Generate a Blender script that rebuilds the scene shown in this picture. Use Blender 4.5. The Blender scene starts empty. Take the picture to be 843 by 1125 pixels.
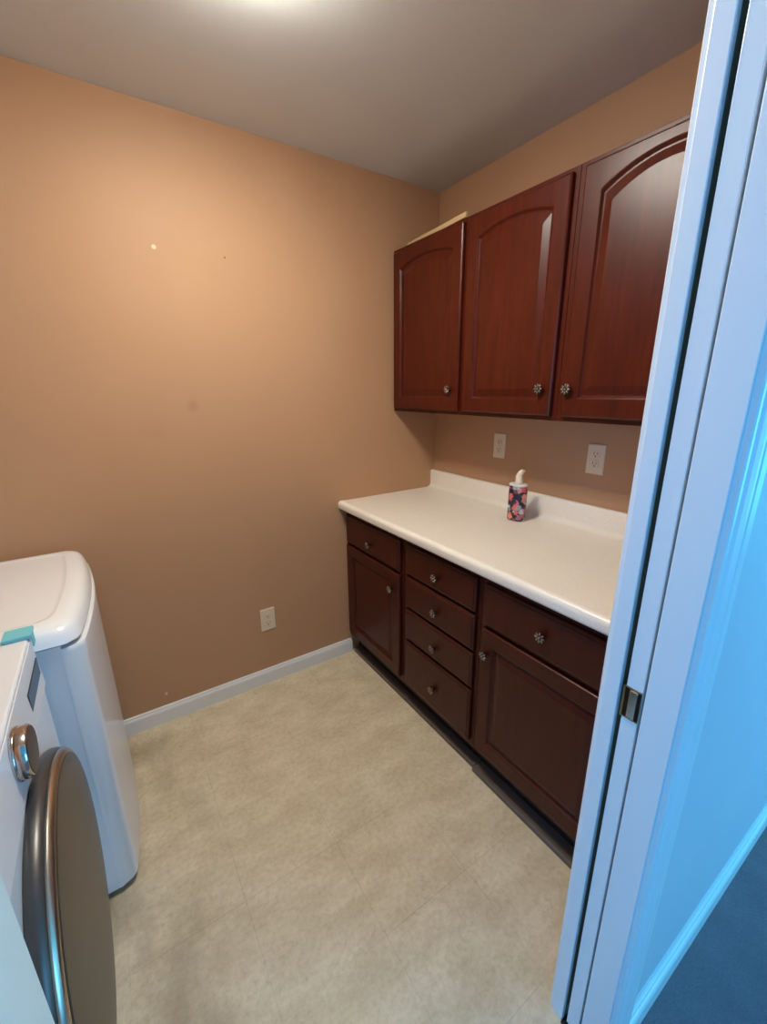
import bpy, bmesh, math
from mathutils import Vector, Matrix
C = bpy.context.scene
col = C.collection

# ------------------------------------------------------------------ materials
def srgb(r, g, b):
    f = lambda c: (c/255/12.92) if c/255 <= .04045 else ((c/255+.055)/1.055)**2.4
    return (f(r), f(g), f(b), 1)

class NT:
    def __init__(s, name, rough=.5, spec=.5, metal=0):
        s.m = bpy.data.materials.new(name); s.m.use_nodes = True
        s.t = s.m.node_tree; s.b = s.t.nodes['Principled BSDF']
        s.b.inputs['Roughness'].default_value = rough
        s.b.inputs['Specular IOR Level'].default_value = spec
        s.b.inputs['Metallic'].default_value = metal
        s.co = s.t.nodes.new('ShaderNodeTexCoord').outputs['Object']
    def n(s, typ, **kw):
        x = s.t.nodes.new(typ)
        for k, v in kw.items():
            if k in x.inputs: x.inputs[k].default_value = v
            else: setattr(x, k, v)
        return x
    def l(s, a, b): s.t.links.new(a, b)
    def scaled(s, sc, loc=(0, 0, 0)):
        m = s.n('ShaderNodeMapping'); m.inputs['Scale'].default_value = sc
        m.inputs['Location'].default_value = loc
        s.l(s.co, m.inputs['Vector']); return m.outputs[0]
    def noise(s, scale, detail=3, rough=.5, vec=None):
        x = s.n('ShaderNodeTexNoise'); x.inputs['Scale'].default_value = scale
        x.inputs['Detail'].default_value = detail; x.inputs['Roughness'].default_value = rough
        s.l(vec if vec is not None else s.co, x.inputs['Vector']); return x.outputs['Fac']
    def ramp(s, fac, stops):
        r = s.n('ShaderNodeValToRGB'); e = r.color_ramp.elements
        while len(e) < len(stops): e.new(.5)
        for i, (p, c) in enumerate(stops): e[i].position = p; e[i].color = c
        s.l(fac, r.inputs[0]); return r.outputs[0]
    def mix(s, fac, a, b, typ='MIX'):
        x = s.n('ShaderNodeMix'); x.data_type = 'RGBA'; x.blend_type = typ
        for inp, v in ((x.inputs['Factor'], fac), (x.inputs['A'], a), (x.inputs['B'], b)):
            pass
        fi, ai, bi = x.inputs[0], x.inputs[6], x.inputs[7]
        for inp, v in ((fi, fac), (ai, a), (bi, b)):
            if hasattr(v, 'is_linked'): s.l(v, inp)
            else: inp.default_value = v
        return x.outputs[2]
    def math(s, op, a, b=0, c=0):
        x = s.n('ShaderNodeMath'); x.operation = op
        for i, v in enumerate((a, b, c)):
            if hasattr(v, 'is_linked'): s.l(v, x.inputs[i])
            else: x.inputs[i].default_value = v
        return x.outputs[0]
    def color(s, c):
        if hasattr(c, 'is_linked'): s.l(c, s.b.inputs['Base Color'])
        else: s.b.inputs['Base Color'].default_value = c
        return s
    def bump(s, h, strength=.1, dist=.002):
        x = s.n('ShaderNodeBump'); x.inputs['Strength'].default_value = strength
        x.inputs['Distance'].default_value = dist
        s.l(h, x.inputs['Height']); s.l(x.outputs[0], s.b.inputs['Normal']); return s

def plain(name, rgb, rough=.5, spec=.5, metal=0, var=.04, sc=6):
    t = NT(name, rough, spec, metal)
    a = srgb(*rgb); d = tuple(c*(1-var) for c in a[:3])+(1,)
    t.color(t.mix(t.noise(sc), d, a)); return t.m

def spot(t, pts, p, r0, r1):
    """1 inside radius r0 of a point on the surface, 0 beyond r1"""
    d = t.n('ShaderNodeVectorMath'); d.operation = 'DISTANCE'
    t.l(t.co, d.inputs[0]); d.inputs[1].default_value = p
    m = t.n('ShaderNodeMapRange'); t.l(d.outputs['Value'], m.inputs[0])
    m.inputs[1].default_value = r0; m.inputs[2].default_value = r1
    m.inputs[3].default_value = 1; m.inputs[4].default_value = 0
    return m.outputs[0]

TAN = (196, 148, 116)
def wall_mat():
    t = NT('tan_wall_paint', .55, .25)
    base = t.mix(t.noise(2.2, 2), srgb(185, 144, 111), srgb(191, 150, 116))
    k = t.mix(spot(t, None, (-1.355, 0, 1.985), .006, .009), base, srgb(226, 200, 168))
    k = t.mix(spot(t, None, (-1.104, 0, 1.985), .002, .004), k, srgb(90, 60, 45))
    k = t.mix(spot(t, None, (-1.568, 0, .141), .004, .008), k, srgb(225, 200, 180))
    sm = t.math('MULTIPLY', spot(t, None, (-1.293, 0, 1.419), .005, .03), t.noise(60, 3))
    k = t.mix(t.math('MULTIPLY', sm, .5), k, srgb(130, 90, 70))
    sm2 = t.math('MULTIPLY', spot(t, None, (-1.45, 0, 1.33), .005, .06), t.noise(40, 3))
    k = t.mix(t.math('MULTIPLY', sm2, .15), k, srgb(130, 90, 70))
    t.color(k); t.bump(t.noise(170, 3, .6), .22, .0015)
    return t.m
def floor_mat():
    t = NT('beige_vinyl_tile', .42, .35)
    n1 = t.noise(3, 5, .6); n2 = t.noise(62, 6, .72); n3 = t.noise(120, 2, .5)
    a = t.mix(n1, srgb(224, 209, 180), srgb(233, 219, 192))
    spk = t.ramp(n2, [(.30, srgb(120, 106, 84)), (.42, srgb(214, 204, 188)), (.6, (1, 1, 1, 1))])
    a = t.mix(.30, a, spk, 'MULTIPLY')
    cl = t.ramp(t.noise(7, 4, .6, t.scaled((1, 1.6, 1))), [(.35, srgb(214, 204, 188)), (.65, (1, 1, 1, 1))])
    a = t.mix(.5, a, cl, 'MULTIPLY')
    vein = t.n('ShaderNodeTexVoronoi'); vein.inputs['Scale'].default_value = 16
    wob = t.n('ShaderNodeVectorMath'); wob.operation = 'MULTIPLY_ADD'
    nz = t.n('ShaderNodeTexNoise'); nz.inputs['Scale'].default_value = 9; nz.inputs['Detail'].default_value = 4
    t.l(t.co, nz.inputs['Vector']); t.l(nz.outputs['Color'], wob.inputs[0])
    wob.inputs[1].default_value = (.35, .35, .35); t.l(t.co, wob.inputs[2])
    t.l(wob.outputs[0], vein.inputs['Vector'])
    vv = t.ramp(vein.outputs['Distance'], [(.0, (1, 1, 1, 1)), (.12, (0, 0, 0, 1))])
    a = t.mix(t.math('MULTIPLY', vv, .38), a, srgb(170, 154, 126))
    # seams every 0.305 m
    sep = t.n('ShaderNodeSeparateXYZ'); t.l(t.co, sep.inputs[0])
    def seam(o, off):
        s_ = t.math('ADD', o, -off); s_ = t.math('DIVIDE', s_, .305)
        s_ = t.math('FRACT', t.math('ADD', s_, 20.5)); s_ = t.math('ABSOLUTE', t.math('ADD', s_, -.5))
        return t.math('LESS_THAN', s_, .0035)
    sm = t.math('MAXIMUM', seam(sep.outputs[0], -1.489), seam(sep.outputs[1], -.939))
    sm = t.math('MULTIPLY', sm, t.ramp(t.noise(2.5, 2), [(.42, (0, 0, 0, 1)), (.6, (1, 1, 1, 1))]))
    a = t.mix(t.math('MULTIPLY', sm, .26), a, srgb(110, 98, 80))
    # rubbed dirt in front of the machines
    dm = t.n('ShaderNodeMapRange'); t.l(sep.outputs[0], dm.inputs[0])
    dm.inputs[1].default_value = -1.75; dm.inputs[2].default_value = -1.45
    dm.inputs[3].default_value = 1; dm.inputs[4].default_value = 0
    dn = t.ramp(t.noise(3.2, 4, .55, t.scaled((1.6, .8, 1), (.3, .2, 0))), [(.45, (0, 0, 0, 1)), (.62, (1, 1, 1, 1))])
    a = t.mix(t.math('MULTIPLY', t.math('MULTIPLY', dm.outputs[0], dn), .65), a, srgb(140, 122, 98))
    t.color(a)
    h = t.math('ADD', t.math('MULTIPLY', n2, .8), t.math('MULTIPLY', vv, .35))
    h = t.math('SUBTRACT', h, sm)
    t.bump(h, .35, .002)
    return t.m
def wood_mat(name, dark, light, rough=.3, axis='z'):
    t = NT(name, rough, .27)
    sc = {'z': (9, 9, .9), 'y': (9, .9, 9)}[axis]
    g = t.noise(6, 6, .6, t.scaled(sc)); g2 = t.noise(2.2, 2)
    a = t.ramp(g, [(.3, srgb(*dark)), (.72, srgb(*light))])
    a = t.mix(t.math('MULTIPLY', g2, .35), a, srgb(*dark))
    t.color(a); t.b.inputs['Coat Weight'].default_value = .1; t.b.inputs['Coat Roughness'].default_value = .28
    return t.m

M = {}
M['wall'] = wall_mat()
M['floor'] = floor_mat()
t = NT('white_ceiling_paint', .8, .2); t.color(t.mix(t.noise(3), srgb(218, 220, 220), srgb(224, 226, 226))); t.bump(t.noise(140, 3), .2, .0015); M['ceil'] = t.m
t = NT('hall_wall_paint', .6, .3); t.color(t.mix(t.noise(3), srgb(204, 200, 206), srgb(212, 208, 214))); t.bump(t.noise(150, 3), .25, .0015); M['hall'] = t.m
M['trim'] = plain('white_trim_paint', (232, 232, 230), .32, .5)
M['dark'] = plain('black_void', (16, 12, 11), .8, .1)
t = NT('blue_grey_carpet', .95, .1); n = t.noise(260, 3, .7); t.color(t.mix(t.math('MULTIPLY', t.noise(6, 3), t.math('MULTIPLY', n, 1.8)), srgb(112, 96, 104), srgb(164, 140, 146))); t.bump(n, .8, .006); M['carpet'] = t.m
M['up'] = wood_mat('cherry_stain', (66, 18, 6), (92, 30, 11), .34)
M['low'] = wood_mat('dark_cherry_stain', (58, 16, 8), (76, 24, 12), .36)
M['inside'] = plain('cabinet_underside', (70, 34, 24), .6)
M['toe'] = plain('toe_board', (40, 28, 25), .6, .3)
M['shoe'] = plain('brown_vinyl_strip', (104, 90, 80), .5, .4)
t = NT('speckled_cream_laminate', .33, .5)
sp = t.ramp(t.noise(420, 2), [(.38, srgb(196, 182, 168)), (.55, (1, 1, 1, 1))])
t.color(t.mix(.22, t.mix(t.noise(8), srgb(238, 230, 218), srgb(244, 236, 225)), sp, 'MULTIPLY')); M['lam'] = t.m
M['white'] = plain('white_enamel', (236, 236, 236), .22, .5, var=.02)
M['white2'] = plain('white_plastic', (228, 228, 230), .35, .5, var=.02)
M['plate'] = plain('ivory_plastic', (226, 208, 182), .35, .5, var=.02)
M['slot'] = plain('dark_slots', (60, 48, 40), .6)
M['chrome'] = plain('chrome', (205, 200, 196), .16, .5, 1)
M['satin'] = plain('satin_ring', (196, 186, 172), .3, .5, 1)
M['ringside'] = plain('grey_door_side', (88, 84, 82), .35, .5, .6)
M['brass'] = plain('aged_brass', (196, 182, 150), .3, .5, 1, var=.5, sc=60)
M['brassdark'] = plain('dark_brass', (70, 62, 48), .35, .5, 1, var=.4, sc=60)
M['pewter'] = plain('pewter', (176, 162, 150), .34, .5, 1, var=.5, sc=160)
M['pewterd'] = plain('dark_pewter', (66, 52, 46), .35, .5, .9)
t = NT('smoked_door_glass', .3, .22); t.color(t.mix(t.noise(3), srgb(74, 62, 52), srgb(82, 69, 58))); M['glass'] = t.m
M['display'] = plain('dark_display', (28, 34, 42), .15, .6)
M['tape'] = plain('teal_foam_tape', (120, 196, 208), .6, .3)
M['raw'] = plain('raw_pine', (206, 176, 130), .6, .3, var=.12, sc=20)
M['cream'] = plain('cream_pump', (238, 222, 200), .35, .5)
M['grey'] = plain('grey_rubber', (60, 62, 66), .6)
t = NT('floral_print', .3, .5)
v = t.n('ShaderNodeTexVoronoi'); v.inputs['Scale'].default_value = 40
nz = t.n('ShaderNodeTexNoise'); nz.inputs['Scale'].default_value = 90; nz.inputs['Detail'].default_value = 2; t.l(t.co, nz.inputs['Vector'])
wb = t.n('ShaderNodeVectorMath'); wb.operation = 'MULTIPLY_ADD'; t.l(nz.outputs['Color'], wb.inputs[0]); wb.inputs[1].default_value = (.02, .02, .02); t.l(t.co, wb.inputs[2]); t.l(wb.outputs[0], v.inputs['Vector'])
fl = t.ramp(v.outputs['Distance'], [(.0, (1, 1, 1, 1)), (.5, (1, 1, 1, 1)), (.6, (0, 0, 0, 1))])
sp_ = t.n('ShaderNodeSeparateColor'); t.l(v.outputs['Color'], sp_.inputs[0])
pc = t.ramp(sp_.outputs[0], [(0, srgb(226, 110, 96)), (.25, srgb(190, 84, 110)), (.45, srgb(236, 160, 140)), (.6, srgb(40, 46, 66)), (.8, srgb(208, 214, 226)), (1, srgb(150, 60, 84))])
t.color(t.mix(fl, srgb(30, 30, 46), pc)); M['floral'] = t.m
t = NT('lamp_glass', .4); t.color((1, .95, .88, 1)); t.b.inputs['Emission Color'].default_value = (1, .965, .85, 1); t.b.inputs['Emission Strength'].default_value = 94; M['lamp'] = t.m

# ------------------------------------------------------------------ mesh helpers
def link(name, bm, mat, parent=None, smooth=False, bevel=0, seg=2, loc=None):
    me = bpy.data.meshes.new(name)
    bmesh.ops.recalc_face_normals(bm, faces=bm.faces)
    bm.to_mesh(me); bm.free()
    mats = mat if isinstance(mat, (list, tuple)) else [mat]
    for m in mats: me.materials.append(m)
    o = bpy.data.objects.new(name, me); col.objects.link(o)
    if smooth:
        for p in me.polygons: p.use_smooth = True
        me.set_sharp_from_angle(angle=math.radians(38))
    if bevel:
        b = o.modifiers.new('bevel', 'BEVEL'); b.width = bevel; b.segments = seg; b.limit_method = 'ANGLE'; b.angle_limit = math.radians(35)
        b.harden_normals = False
    if parent is not None: o.parent = parent; o.matrix_parent_inverse = parent_inv(parent)
    return o
def parent_inv(p):
    m = Matrix.Identity(4); q = p
    chain = []
    while q is not None:
        chain.append(q.matrix_basis.copy() if True else None); q = q.parent
    w = Matrix.Identity(4)
    q = p
    w = world(p)
    return w.inverted()
def world(p):
    if p.parent is None: return Matrix.LocRotScale(p.location, p.rotation_euler, p.scale)
    return world(p.parent) @ p.matrix_parent_inverse @ Matrix.LocRotScale(p.location, p.rotation_euler, p.scale)

def box(bm, x0, x1, y0, y1, z0, z1, mi=0):
    vs = [bm.verts.new((x, y, z)) for x in (x0, x1) for y in (y0, y1) for z in (z0, z1)]
    for f in ((0, 1, 3, 2), (4, 6, 7, 5), (0, 4, 5, 1), (2, 3, 7, 6), (0, 2, 6, 4), (1, 5, 7, 3)):
        fc = bm.faces.new([vs[i] for i in f]); fc.material_index = mi
def bxs(*lst):
    bm = bmesh.new()
    for b in lst: box(bm, *b)
    return bm
def loops(rings, cap0=True, cap1=True, closed=True):
    """rings: list of equally long lists of 3D points"""
    bm = bmesh.new(); R = [[bm.verts.new(p) for p in r] for r in rings]
    n = len(R[0])
    for a, b in zip(R, R[1:]):
        for i in range(n if closed else n-1):
            j = (i+1) % n
            bm.faces.new((a[i], a[j], b[j], b[i]))
    if cap0: bm.faces.new(R[0][::-1])
    if cap1: bm.faces.new(R[-1])
    return bm
def sweep(profile, p0, p1, fn):
    """extrude closed 2D profile; fn(u,v,s) -> 3D"""
    return loops([[fn(u, v, s) for u, v in profile] for s in (p0, p1)])
def lathe(prof, origin, axis='x', seg=32, sx=1, sy=1, sign=-1):
    """prof: (radius, height). axis x: height goes to -x for sign -1"""
    rings = []
    for r, h in prof:
        ring = []
        for i in range(seg):
            a = 2*math.pi*i/seg; c, s_ = r*math.cos(a)*sx, r*math.sin(a)*sy
            if axis == 'x': ring.append((origin[0]+sign*h, origin[1]+c, origin[2]+s_))
            elif axis == 'y': ring.append((origin[0]+c, origin[1]+sign*h, origin[2]+s_))
            else: ring.append((origin[0]+c, origin[1]+s_, origin[2]+h))
        rings.append(ring)
    return loops(rings)

def empty(name, loc, label, cat, group=None):
    o = bpy.data.objects.new(name, None); col.objects.link(o)
    o.location = loc; o.empty_display_size = .1
    o['label'] = label; o['category'] = cat
    if group: o['group'] = group
    return o
def tag(o, label, cat, group=None):
    o['label'] = label; o['category'] = cat
    if group: o['group'] = group
    return o
def struct(name, bm, mat, **k):
    o = link(name, bm, mat, **k)
    if o.parent is None: o['kind'] = 'structure'
    return o

# ------------------------------------------------------------------ room shell
H = 2.43
XL = -2.66                       # left wall of the laundry
YR, YH = -1.593, -1.713          # room face and hall face of the doorway wall
DL, DR, DT = -1.735, -.924, 2.05 # doorway: left jamb, right jamb, head
HX0, HX1, HY = -3.6, 2.6, -4.2   # hall extents
struct('floor', bxs((XL, 0, -1.66, 0, -.1, 0)), M['floor'])
struct('floor_hall', bxs((HX0, HX1, HY, -1.66, -.1, .006)), M['carpet'])
struct('ceiling', bxs((XL, 0, YR, 0, H, H+.1)), M['ceil'])
struct('ceiling_hall', bxs((HX0, HX1, HY, YH, H, H+.1)), M['ceil'])
struct('wall_back', bxs((XL-.1, .1, 0, .1, -.1, H+.1)), M['wall'])
struct('wall_right', bxs((0, .1, YR, 0, -.1, H+.1)), M['wall'])
struct('wall_left', bxs((XL-.1, XL, YR, 0, -.1, H+.1)), M['wall'])
# doorway wall: tan skin towards the laundry, white skin towards the hall, pocket between them on the right
bm = bmesh.new()
J = .019
SK = .018
def two(x0, x1, z0, z1):
    box(bm, x0, x1, YR-SK, YR, z0, z1, 0)
    box(bm, x0, x1, YH, YH+SK, z0, z1, 1)
two(HX0, DL-J, 0, H); box(bm, HX0, DL-J, YH+SK, YR-SK, 0, H, 1)
two(DL-J, DR+J, DT+J, H); box(bm, DL-J, DR+J, YH+SK, YR-SK, DT+J, H, 1)
two(DR+.0125, DR+J, 0, DT+J); two(DR+J, HX1, 0, H); box(bm, .02, HX1, YH+SK, YR-SK, 0, H, 1)
box(bm, DR+J, .02, YH+SK, YR-SK, DT+J, H, 1)
struct('wall_front', bm, [M['wall'], M['hall']])
# hall shell with unseen windows, added and placed to light jambs and hall wall
W0, W1, WZ0, WZ1 = .1, 1.7, .35, 2.15      # unseen window opposite, set right of the doorway to light dryer and left jamb
struct('wall_hall_back', bxs((HX0, W0, HY-.1, HY, 0, H), (W1, HX1, HY-.1, HY, 0, H), (W0, W1, HY-.1, HY, 0, WZ0), (W0, W1, HY-.1, HY, WZ1, H)), M['hall'])
E0, E1 = -3.9, -2.1                          # unseen window added in the right end wall, grazes the hall wall
struct('wall_hall_right', bxs((HX1, HX1+.1, HY-.1, E0, 0, H), (HX1, HX1+.1, E1, YH, 0, H), (HX1, HX1+.1, E0, E1, 0, .35), (HX1, HX1+.1, E0, E1, 2.15, H)), M['hall'])
G0, G1 = -3.6, -2.0                          # unseen window added in the left end wall to light the right jamb
struct('wall_hall_left', bxs((HX0-.1, HX0, HY-.1, G0, 0, H), (HX0-.1, HX0, G1, YH, 0, H), (HX0-.1, HX0, G0, G1, 0, .35), (HX0-.1, HX0, G0, G1, 2.15, H)), M['hall'])
f = .04
struct('unseen_window_1', bxs((W0, W0+f, HY-.07, HY-.03, WZ0, WZ1), (W1-f, W1, HY-.07, HY-.03, WZ0, WZ1), (W0+f, W1-f, HY-.07, HY-.03, WZ0, WZ0+f), (W0+f, W1-f, HY-.07, HY-.03, WZ1-f, WZ1), (W0+f, W1-f, HY-.065, HY-.035, 1.23, 1.26)), M['trim'])
for nm, x0, a, b in (('unseen_window_2', HX1+.03, E0, E1), ('unseen_window_3', HX0-.07, G0, G1)):
    struct(nm, bxs((x0, x0+.04, a, a+f, .35, 2.15), (x0, x0+.04, b-f, b, .35, 2.15), (x0, x0+.04, a+f, b-f, .35, .39), (x0, x0+.04, a+f, b-f, 2.11, 2.15), (x0+.005, x0+.035, a+f, b-f, 1.23, 1.26)), M['trim'])

# door trim ------------------------------------------------------
# split jamb on the pocket side
struct('trim_1', bxs((DR, DR+.012, -1.619, YR+.0005, 0, DT)), M['trim'], bevel=.0015)
struct('trim_2', bxs((DR, DR+.012, YH-.0005, -1.662, 0, DT)), M['trim'], bevel=.0015)
struct('trim_3', bxs((DL-J, DL, YH-.0005, YR+.0005, 0, DT)), M['trim'], bevel=.0015)
struct('trim_4', bxs((DL-J, DR+J, YH-.0005, -1.662, DT, DT+J), (DL-J, DR+J, -1.619, YR+.0005, DT, DT+J)), M['trim'], bevel=.0015)
# colonial casing profile: u across the width from the opening, v = thickness
CAS = [(0, 0), (0, .008), (.003, .0105), (.010, .0105), (.013, .0085), (.017, .009), (.022, .0125), (.030, .0155), (.036, .016), (.040, .0135), (.043, .0165), (.058, .018), (.062, .016), (.062, 0)]
def casing_v(name, x, dirx, yface, diry, z1):
    bm = loops([[(x+dirx*u, yface+diry*v, z + (u if z > 0 else 0)) for u, v in CAS] for z in (0, z1)])
    return struct(name, bm, M['trim'])
def casing_h(name, yface, diry, z):
    bm = loops([[(x+(-u if x < -1.3 else u), yface+diry*v, z+u) for u, v in CAS] for x in (DL-.005, DR+.005)])
    return struct(name, bm, M['trim'])
casing_v('trim_5', DR+.005, 1, YH, -1, DT+.005)
casing_v('trim_6', DL-.005, -1, YH, -1, DT+.005)
casing_h('trim_7', YH, -1, DT+.005)
casing_v('trim_8', DR+.005, 1, YR, 1, DT+.005)
casing_v('trim_9', DL-.005, -1, YR, 1, DT+.005)
casing_h('trim_10', YR, 1, DT+.005)
struct('trim_11', bxs((DR-.004, DR+.03, -1.661, -1.6195, .0005, .004)), M['toe'])
# baseboards
BB = [(0, 0), (0, .083), (.004, .083), (.0075, .079), (.0075, .074), (.011, .069), (.013, .062), (.013, 0)]
BH = [(0, 0), (0, .088), (.004, .088), (.007, .084), (.0045, .078), (.0085, .074), (.0095, .070), (.006, .066), (.013, .061), (.016, .055), (.016, 0)]
struct('baseboard_back', loops([[(x, -u, z) for u, z in BB] for x in (XL, -.5955)]), M['trim'])
struct('baseboard_left', loops([[(XL+u, y, z) for u, z in BB] for y in (-.014, YR)]), M['trim'])
struct('baseboard_hall_right', loops([[(x, YH-u, z+.006) for u, z in BH] for x in (DR+.0675, HX1)]), M['trim'])
struct('baseboard_hall_left', loops([[(x, YH-u, z+.006) for u, z in BH] for x in (HX0, DL-.0675)]), M['trim'])
struct('baseboard_front', loops([[(x, YR+u, z) for u, z in BB] for x in (XL+.014, DL-.0675)]), M['trim'])

# pocket door slid back into the wall, only its latch edge shows
pd = struct('door_1', bxs((DR+.004, -.12, -1.6562, -1.6285, .012, 2.03)), M['trim'], bevel=.0015)
lx = DR+.004
struct('latch_plate', bxs((lx-.0015, lx+.001, -1.6562, -1.625, .906, .970)), M['brass'], parent=pd, bevel=.0006)
pl = bpy.data.objects['latch_plate']
bm = bmesh.new()
box(bm, lx-.004, lx-.0016, -1.651, -1.637, .911, .9655)
struct('edge_pull', bm, M['chrome'], parent=pl, bevel=.001)
bm = bmesh.new()
box(bm, lx-.0022, lx-.0016, -1.6365, -1.629, .909, .967)
box(bm, lx-.0022, lx-.0016, -1.656, -1.650, .909, .967)
struct('latch_slot', bm, M['brassdark'], parent=pl)

# ------------------------------------------------------------------ outlets
def outlet(name, loc, rot, label, kind='duplex'):
    """built facing -y at the origin, then turned"""
    r = empty(name, loc, label, 'outlet'); r.rotation_euler = (0, 0, rot)
    def add(nm, bm, mat, par, **k):
        o = link(nm, bm, mat, **k); o.parent = par; return o
    w, h = .037, .06
    pr = [(-w, -h, 0), (w, -h, 0), (w, h, 0), (-w, h, 0)]
    def ring(ins, y): return [(-w+ins, y, -h+ins), (w-ins, y, -h+ins), (w-ins, y, h-ins), (-w+ins, y, h-ins)]
    p = add('cover_plate', loops([ring(0, -.0003), ring(0, -.0035), ring(.003, -.006), ring(.006, -.0065)]), M['plate'], r, bevel=.0008)
    if kind == 'duplex':
        for s in (-1, 1):
            cz = s*.0195
            pts = []
            for i in range(28):
                a = 2*math.pi*i/28; x, z = .0172*math.cos(a), .0172*math.sin(a)
                z = max(-.0135, min(.0135, z)); pts.append((x, z))
            f_ = add('receptacle', loops([[(x, -.006, cz+z) for x, z in pts], [(x, -.0088, cz+z) for x, z in pts]]), M['plate'], r, bevel=.0006)
            bm = bmesh.new()
            box(bm, -.0075, -.0052, -.0092, -.0087, cz-.001, cz+.0085)
            box(bm, .0052, .0075, -.0092, -.0087, cz+.000, cz+.0075)
            box(bm, -.0025, .0025, -.0092, -.0087, cz-.0095, cz-.0045)
            add('slot', bm, M['slot'], f_)
        add('screw', lathe([(.0035, .006), (.0035, .0075), (.002, .0082)], (0, 0, 0), 'y', 12), M['plate'], r)
    else:
        bm = bmesh.new(); box(bm, -.0055, .0055, -.0075, -.006, -.013, .013)
        add('toggle_frame', bm, M['plate'], r, bevel=.0005)
        bm = loops([[(-.004, -.0075, -.004), (.004, -.0075, -.004), (.004, -.0075, .009), (-.004, -.0075, .009)], [(-.0035, -.0175, .0045), (.0035, -.0175, .0045), (.0035, -.0175, .011), (-.0035, -.0175, .011)]])
        add('toggle', bm, M['plate'], r, bevel=.0008)
        for s in (-1, 1): add('screw', lathe([(.003, .006), (.003, .0072), (.0018, .0076)], (0, 0, s*.03), 'y', 12), M['plate'], r)
    return r
outlet('wall_outlet', (-1.071, 0, .362), 0, 'ivory duplex outlet low on the tan back wall above the baseboard')
outlet('wall_outlet', (0, -.499, 1.206), math.pi/2*-1, 'ivory duplex outlet above the counter nearer the room corner')
outlet('wall_outlet', (0, -.994, 1.203), math.pi/2*-1, 'ivory duplex outlet above the counter right of the soap bottle')

# ------------------------------------------------------------------ cabinets
def outline(y0, y1, z0, z1, arch=0, n=8, na=24):
    """y0>y1 ; closed loop of (y,z): bottom, right, top (arched), left"""
    P = []
    for i in range(n): P.append((y0+(y1-y0)*i/n, z0))
    for i in range(n): P.append((y1, z0+(z1-arch-z0)*i/n))
    for i in range(na):
        s = i/na; y = y1+(y0-y1)*s; k = 2*s-1
        P.append((y, z1-arch + arch*(1-abs(k)**2.1)))
    for i in range(n): P.append((y0, z1-arch-(z1-arch-z0)*i/n))
    return P
def panel_door(xf, y0, y1, z0, z1, stile=.05, rail=.05, arch=0, toprail=None, thick=.019, raised=True):
    """xf = front face x (faces -x). Frame, bead, sunk field, raised centre"""
    tr = rail if toprail is None else toprail
    def R(ins, x): return [(x, y, z) for y, z in outline(y0-ins, y1+ins, z0+ins, z1-ins)]
    def Q(ins, x):
        return [(x, y, z) for y, z in outline(y0-stile-ins, y1+stile+ins, z0+rail+ins, z1-tr-ins, arch)]
    r = [R(0, xf+thick), R(0, xf+.005), R(.002, xf+.0025), R(.006, xf), Q(-.002, xf), Q(.001, xf+.001), Q(.005, xf+.006), Q(.008, xf+.0085)]
    if raised: r += [Q(.012, xf+.0085), Q(.036, xf+.0015), Q(.038, xf+.001)]
    else: r += [Q(.014, xf+.0085), Q(.02, xf+.009)]
    return loops(r)
def slab(xf, y0, y1, z0, z1, thick=.019):
    def R(ins, x): return [(x, y0-ins, z0+ins), (x, y1+ins, z0+ins), (x, y1+ins, z1-ins), (x, y0-ins, z1-ins)]
    return loops([R(0, xf+thick), R(0, xf+.0075), R(.0025, xf+.0045), R(.0075, xf+.0035), R(.010, xf+.0008), R(.012, xf)])
def knob(parent, x, y, z):
    k = link('knob', lathe([(.008, 0), (.008, .0015), (.0055, .003), (.005, .0075), (.008, .0095), (.0155, .0115), (.018, .014), (.018, .016), (.015, .0175)], (x, y, z), 'x', 24), M['pewterd'], parent=parent, smooth=True)
    # openwork rosette: eight petals and a centre bead
    bm = bmesh.new()
    for i in range(8):
        a = i*math.pi/4
        m = Matrix.Translation((x-.0175, y+.0118*math.cos(a), z+.0118*math.sin(a))) @ Matrix.Rotation(a, 4, 'X') @ Matrix.Diagonal((.0028, .0056, .0034, 1))
        bmesh.ops.create_icosphere(bm, subdivisions=2, radius=1, matrix=m)
    bmesh.ops.create_icosphere(bm, subdivisions=2, radius=.0045, matrix=Matrix.Translation((x-.018, y, z)))
    link('rosette', bm, M['pewter'], parent=k, smooth=True)
    return k

BF = -.600   # base frame front
BD = -.619   # base door face
CT = .872
def base_cabinet(y0, y1, label, shoe):
    r = empty('base_cabinet', (-.3, (y0+y1)/2, 0), label, 'cabinet', None)
    e = .0008
    link('body', bxs((BF, -.002, y1+e, y0-e, .115, CT)), M['low'], parent=r, bevel=.001)
    link('toe_kick', bxs((-.545, -.53, y1+e, y0-e, 0.0005, .115)), M['toe'], parent=r)
    link('shoe_strip', bxs((-.562-shoe, -.5455, y1+e, y0-(.019 if y0 == 0 else e), .0005, .022)), M['shoe'], parent=r, bevel=.003)
    return r
def drawer(r, y0, y1, z0, z1, ky=None, kz=None):
    d = link('drawer', slab(BD, y0, y1, z0, z1), M['low'], parent=r)
    knob(d, BD, (y0+y1)/2 if ky is None else ky, (z0+z1)/2 if kz is None else kz)
b1 = base_cabinet(-.0, -.535, 'dark cherry base cabinet in the room corner, small drawer over a door', .028)
drawer(b1, -.022, -.512, .692, .842, kz=.748)
d = link('door', panel_door(BD, -.022, -.512, .147, .677, .052, .052), M['low'], parent=b1); knob(d, BD, -.455, .590)
b2 = base_cabinet(-.535, -.992, 'dark cherry base cabinet with a stack of four drawers', .028)
for a, b, k in ((.842, .706, .765), (.694, .549, .611), (.536, .388, .446), (.375, .145, .245)):
    drawer(b2, -.556, -.974, b, a, kz=k)
b3 = base_cabinet(-.992, -1.535, 'wide dark cherry base cabinet nearest the doorway, one wide drawer over a door', .04)
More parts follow.
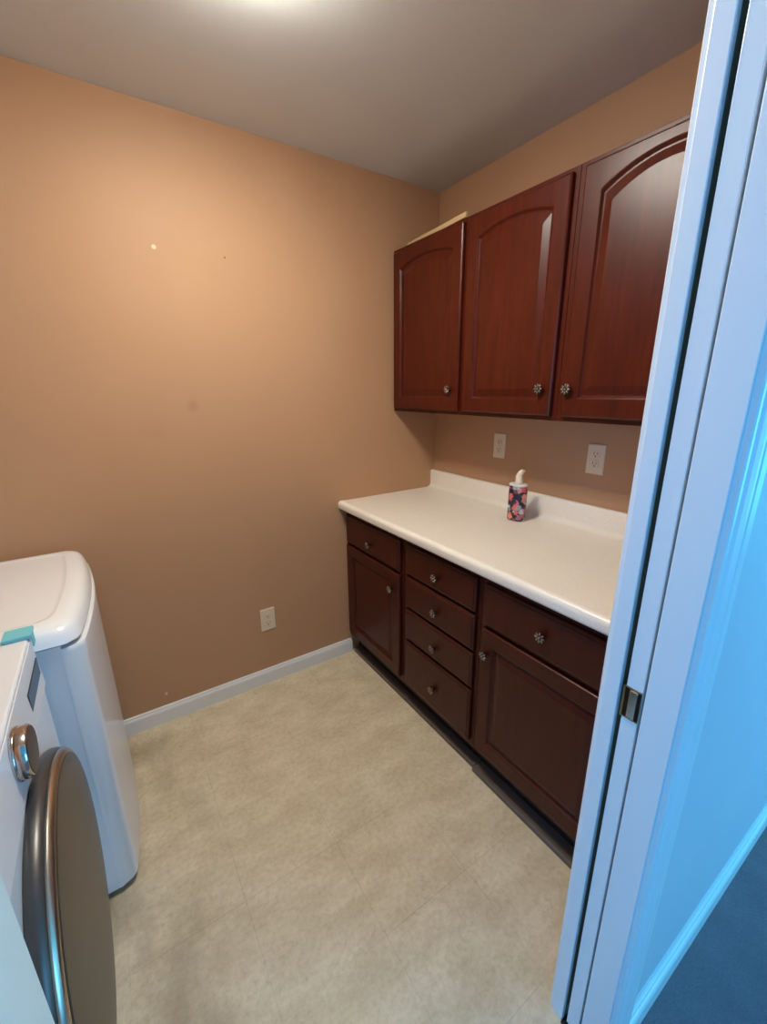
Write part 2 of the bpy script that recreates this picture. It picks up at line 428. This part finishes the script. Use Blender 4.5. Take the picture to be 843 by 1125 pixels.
drawer(b3, -1.012, -1.515, .684, .838, ky=-1.255, kz=.762)
d = link('door', panel_door(BD, -1.012, -1.515, .147, .668, .052, .055), M['low'], parent=b3); knob(d, BD, -1.040, .575)
for r in (b1, b2, b3): r['group'] = 'dark cherry base cabinets under the counter'
link('filler_strip', bxs((BF, -.58, -1.592, -1.5362, .0005, CT)), M['low'], parent=b3)

# countertop with rolled nose and coved backsplash
def arc(cx, cz, r, a0, a1, n=8):
    return [(cx+r*math.cos(math.radians(a0+(a1-a0)*i/n)), cz+r*math.sin(math.radians(a0+(a1-a0)*i/n))) for i in range(n+1)]
P = [(-.001, CT+.0005), (-.001, 1.012)] + arc(-.006, 1.010, .006, 45, 90, 3) + arc(-.014, 1.008, .008, 90, 180, 5)
P += arc(-.047, .940, .025, 0, -90, 6)[0:] 
P += [(-.60, .915)] + arc(-.622, .905, .012, 80, 95, 2) + arc(-.628, .898, .019, 95, 180, 7) + arc(-.636, .884, .011, 180, 270, 5) + [(-.615, .873), (-.615, CT+.0005)]
ct = link('countertop', loops([[(x, y, z) for x, z in P] for y in (-.001, -1.592)]), M['lam'], smooth=True)
tag(ct, 'long cream laminate countertop with coved backsplash on the base cabinets', 'countertop')

UF, UD = -.286, -.305
def wall_cabinet(y0, y1, label, z1=2.125):
    r = empty('wall_cabinet', (-.15, (y0+y1)/2, 1.365), label, 'cabinet', 'cherry wall cabinets above the counter')
    e = .0008
    # carcass with a recessed bottom
    link('body', bxs((UF, -.001, y1+e, y0-e, 1.378, z1), (UF, UF+.019, y1+e, y0-e, 1.3655, 1.378), (UF+.019, -.001, y1+e, y1+.017, 1.3655, 1.378), (UF+.019, -.001, y0-.017, y0-e, 1.3655, 1.378)), M['up'], parent=r, bevel=.001)
    return r
w1 = wall_cabinet(-.0, -.522, 'cherry wall cabinet in the corner, its door furthest left')
d = link('door', panel_door(UD, -.020, -.505, 1.382, 2.108, .055, .055, .028, .05), M['up'], parent=w1); knob(d, UD, -.455, 1.474)
w2 = wall_cabinet(-.522, -.992, 'cherry wall cabinet in the middle of the three, knob on its right edge')
d = link('door', panel_door(UD, -.533, -.975, 1.382, 2.108, .055, .055, .028, .048), M['up'], parent=w2); knob(d, UD, -.932, 1.474)
w3 = wall_cabinet(-.992, -1.535, 'cherry wall cabinet cut off by the door frame, knob on its left edge')
d = link('door', panel_door(UD, -1.018, -1.515, 1.382, 2.108, .058, .062, .05, .03), M['up'], parent=w3); knob(d, UD, -1.040, 1.472)
link('filler_strip', bxs((UF, UF+.019, -1.592, -1.5362, 1.3655, 2.125)), M['up'], parent=w3)
# loose pale slat lying on top of the corner wall cabinet
bm = bxs((-.006, .006, -.213, .213, 0, .019))
sl = link('wood_slat', bm, M['raw'], bevel=.0015)
sl.location = (-.272, -.292, 2.1255); sl.rotation_euler = (0, 0, math.radians(-4))
tag(sl, 'pale raw wood slat lying on top of the corner wall cabinet', 'wood slat')

# ------------------------------------------------------------------ soap bottle
sb = empty('soap_bottle', (-.146, -.745, .9155), 'small floral soap bottle with cream pump standing on the counter', 'soap bottle')
link('bottle_body', lathe([(.036, .9155), (.041, .917), (.042, .922), (.042, 1.066), (.0405, 1.070)], (-.146, -.745, 0), 'z', 40, .78, 1), M['floral'], parent=sb, smooth=True)
link('bottle_rim', lathe([(.0395, 1.0705), (.043, 1.0715), (.043, 1.0755), (.040, 1.078), (.020, 1.0785)], (-.146, -.745, 0), 'z', 40, .78, 1), M['white2'], parent=sb, smooth=True)
bm = lathe([(.017, 1.079), (.0175, 1.080), (.0165, 1.094), (.0145, 1.102), (.0135, 1.110), (.011, 1.118)], (-.146, -.747, 0), 'z', 24)
link('pump_collar', bm, M['cream'], parent=sb, smooth=True)
rings = []
for k, (yy, zz, r) in enumerate([(-.741, 1.104, .014), (-.747, 1.117, .0135), (-.754, 1.129, .0115), (-.762, 1.137, .0085), (-.767, 1.139, .0065)]):
    rings.append([(-.146+r*math.cos(a), yy+r*.75*math.sin(a), zz+r*.6*math.sin(a)) for a in [2*math.pi*i/16 for i in range(16)]])
link('pump_nozzle', loops(rings), M['cream'], parent=sb, smooth=True)

# ------------------------------------------------------------------ dryer (far machine)
dr = empty('clothes_dryer', (-2.15, -.37, 0), 'white dryer with rounded top and bowed front against the back wall', 'dryer')
DY0, DY1 = -.035, -.705
link('body', bxs((-2.50, -1.797, DY1, DY0, .022, .868)), M['white'], parent=dr, bevel=.002)
link('plinth', bxs((-2.48, -1.82, DY1+.02, DY0-.02, 0.0, .0225)), M['grey'], parent=dr)
def bow(y, amp=.026, base=-1.760):
    s = (y-DY1)/(DY0-DY1)*2-1
    return base + amp*(1-s*s)
def top_ring(z, ins, n=40, rc=.045):
    """rounded plan outline of the lid with a bowed front"""
    pts = []
    y0, y1 = DY0+.004-ins, DY1-.006+ins
    for i in range(n+1):
        y = y1+(y0-y1)*i/n
        # corner rounding
        d = min(y-y1, y0-y)
        cr = 0 if d >= rc else rc-math.sqrt(max(0, rc*rc-(rc-d)**2))
        pts.append((bow(y)+.003-ins-cr*.6, y, z))
    pts.append((-2.505+ins, y0, z)); pts.append((-2.505+ins, y1, z))
    return pts
tp = loops([top_ring(.870, .012), top_ring(.8715, .002), top_ring(.874, 0), top_ring(.886, .003), top_ring(.899, .008), top_ring(.909, .015), top_ring(.916, .026), top_ring(.9195, .040), top_ring(.921, .056), top_ring(.921, .060), top_ring(.9188, .064), top_ring(.918, .072)])
link('top', tp, M['white'], parent=dr, smooth=True)
# bowed front panel with a bright top ledge
n = 60
def fp(z, out, ins=0):
    a = []
    for i in range(n+1):
        y = DY1-.001+(DY0+.001-DY1+.001)*i/n
        rc = .034; d = min(y-DY1+.001, DY0+.001-y)
        cr = 0 if d >= rc else rc-math.sqrt(max(0, rc*rc-(rc-d)**2))
        a.append((bow(y)+.008+out-cr, y, z))
    a += [(-1.80, DY0+.001, z), (-1.80, DY1-.001, z)]
    return a
rg = [fp(.024, -.008), fp(.028, -.003), fp(.80, -.002), fp(.845, .001), fp(.856, 0), fp(.860, -.004)]
link('front_panel', loops(rg), M['white'], parent=dr, smooth=True)
# control console along the wall side
link('console', loops([[(-2.50, y, .922), (-2.36, y, .922), (-2.40, y, 1.04), (-2.43, y, 1.055), (-2.50, y, 1.055)] for y in (DY1+.01, DY0-.01)]), M['white2'], parent=dr, bevel=.008)
link('dial', lathe([(.028, 0), (.028, .012), (.022, .022), (.02, .024)], (-2.372, -.30, .99), 'x', 28, sign=1), M['white2'], parent=dr, smooth=True)

# ------------------------------------------------------------------ washer (near machine)
WY0, WY1 = -.732, -1.412
WX = -1.842
ws = empty('washing_machine', (-2.2, (WY0+WY1)/2, 0), 'white front-loading washer with dark round door, nearest the doorway', 'washing machine')
pf = [(-2.56, .03), (-2.56, .885), (WX, .885), (WX, .05), (WX-.006, .03)]
link('body', loops([[(x, y, z) for x, z in pf] for y in (WY1, WY0)]), M['white'], parent=ws, bevel=.006, seg=3)
link('plinth', bxs((-2.54, WX-.03, WY1+.02, WY0-.02, 0, .031)), M['grey'], parent=ws)
pt = [(-2.565, .886), (-2.565, .922), (-2.555, .926), (WX-.010, .926), (WX-.006, .9245), (WX-.0045, .921), (WX-.0045, .886)]
link('top', loops([[(x, y, z) for x, z in pt] for y in (WY1-.003, WY0+.003)]), M['white2'], parent=ws, bevel=.002)
# control band
cp = [(WX+.0005, .796), (WX-.004, .919), (WX-.0025, .9205), (WX-.001, .919), (WX+.0052, .800), (WX+.004, .796)]
pan = link('control_panel', loops([[(x, y, z) for x, z in cp] for y in (WY1+.004, WY0-.004)]), M['white2'], parent=ws, bevel=.001)
link('display', bxs((WX+.0005, WX+.0036, -.905, -.748, .836, .878)), M['display'], parent=pan, bevel=.0008)
kb = link('program_knob', lathe([(.047, 0), (.048, .003), (.047, .006), (.0455, .007), (.0455, .018), (.0435, .0215), (.041, .0225)], (WX+.001, -1.068, .868), 'x', 48, sign=1), M['chrome'], parent=pan, smooth=True)
link('knob_face', lathe([(.041, 0), (.0405, .001), (.037, .0012)], (WX+.001+.0225, -1.068, .868), 'x', 48, sign=1), M['glass'], parent=kb, smooth=True)
# round door
DCY, DCZ, DRR = -1.075, .480, .300
dx = WX+.0005
dd = link('door', lathe([(.300, 0), (.306, .004), (.308, .012), (.306, .022), (.301, .027)], (dx, DCY, DCZ), 'x', 96, sign=1), M['ringside'], parent=ws, smooth=True)
link('chrome_ring', lathe([(.3005, .0275), (.302, .031), (.3, .036), (.294, .040), (.288, .0405)], (dx, DCY, DCZ), 'x', 96, sign=1), M['satin'], parent=dd, smooth=True)
link('door_glass', lathe([(.2875, .041), (.286, .0425), (.27, .044), (.2, .047), (.1, .049), (.03, .0495)], (dx, DCY, DCZ), 'x', 96, sign=1), M['glass'], parent=dd, smooth=True)

# teal foam tape wrapped over the far front corner of the washer top
tf = link('foam_tape', bxs((-1.893, -1.843, -.744, -.690, .9268, .936), (-1.8435, -1.839, -.744, -.690, .9268, .936), (-1.8405, -1.8375, -.741, -.7135, .903, .936)), M['tape'], bevel=.0015)
tag(tf, 'strip of teal foam tape stuck over the far edge of the washer top', 'tape')

# ------------------------------------------------------------------ ceiling light
cl = empty('ceiling_light', (-1.22, -.82, H), 'round frosted glass ceiling light above the laundry floor', 'ceiling light')
link('base_pan', lathe([(.165, H), (.168, H-.004), (.165, H-.02), (.15, H-.024)], (-1.22, -.82, 0), 'z', 48), M['white2'], parent=cl, smooth=True)
link('glass_dome', lathe([(.152, H-.0245), (.152, H-.034), (.14, H-.044), (.10, H-.055), (.05, H-.061), (.01, H-.062)], (-1.22, -.82, 0), 'z', 48), M['lamp'], parent=cl, smooth=True)

# ------------------------------------------------------------------ blue daylight lamps added behind the unseen hall windows
def area(name, loc, rot, sx, sy, power, colr):
    L = bpy.data.lights.new(name, 'AREA'); L.shape = 'RECTANGLE'; L.size = sx; L.size_y = sy
    L.energy = power; L.color = colr
    o = bpy.data.objects.new(name, L); col.objects.link(o); o.location = loc; o.rotation_euler = rot
    return o
area('added_back_daylight', ((W0+W1)/2, HY-.2, 1.25), (math.radians(90), 0, 0), W1-W0, WZ1-WZ0, 74, (.10, .50, 1))
area('added_right_daylight', (HX1+.25, (E0+E1)/2, 1.25), (0, math.radians(90), 0), 1.8, E1-E0, 54, (.07, .78, .98))
area('added_left_daylight', (HX0-.25, (G0+G1)/2, 1.25), (0, math.radians(-90), 0), 1.8, G1-G0, 66, (.06, .42, 1))
w = bpy.data.worlds.new('sky'); C.world = w; w.use_nodes = True
bg = w.node_tree.nodes['Background']; sky = w.node_tree.nodes.new('ShaderNodeTexSky')
sky.sky_type = 'NISHITA'; sky.sun_disc = False; sky.sun_elevation = math.radians(40); sky.sun_rotation = math.radians(0)
w.node_tree.links.new(sky.outputs[0], bg.inputs[0]); bg.inputs[1].default_value = .12

# ------------------------------------------------------------------ camera
cam = bpy.data.cameras.new('camera'); co = bpy.data.objects.new('camera', cam); col.objects.link(co)
yw, pt_, rl = 0.58254198, -0.28314236, -0.00945259
fw = Vector((math.sin(yw)*math.cos(pt_), math.cos(yw)*math.cos(pt_), math.sin(pt_)))
rt = Vector((math.cos(yw), -math.sin(yw), 0)); up = rt.cross(fw)
r2 = math.cos(rl)*rt+math.sin(rl)*up; u2 = -math.sin(rl)*rt+math.cos(rl)*up
m = Matrix((r2, u2, -fw)).transposed().to_4x4(); m.translation = (-1.62660693, -1.92140471, 1.47818458)
co.matrix_world = m
cam.sensor_fit = 'VERTICAL'; cam.sensor_height = 24; cam.lens = 463.96547/1125*24
cam.clip_start = .01
C.camera = co
vs = C.view_settings; vs.view_transform = 'Standard'; vs.look = 'None'; vs.gamma = 1; vs.use_curve_mapping = False
vs.exposure = 0
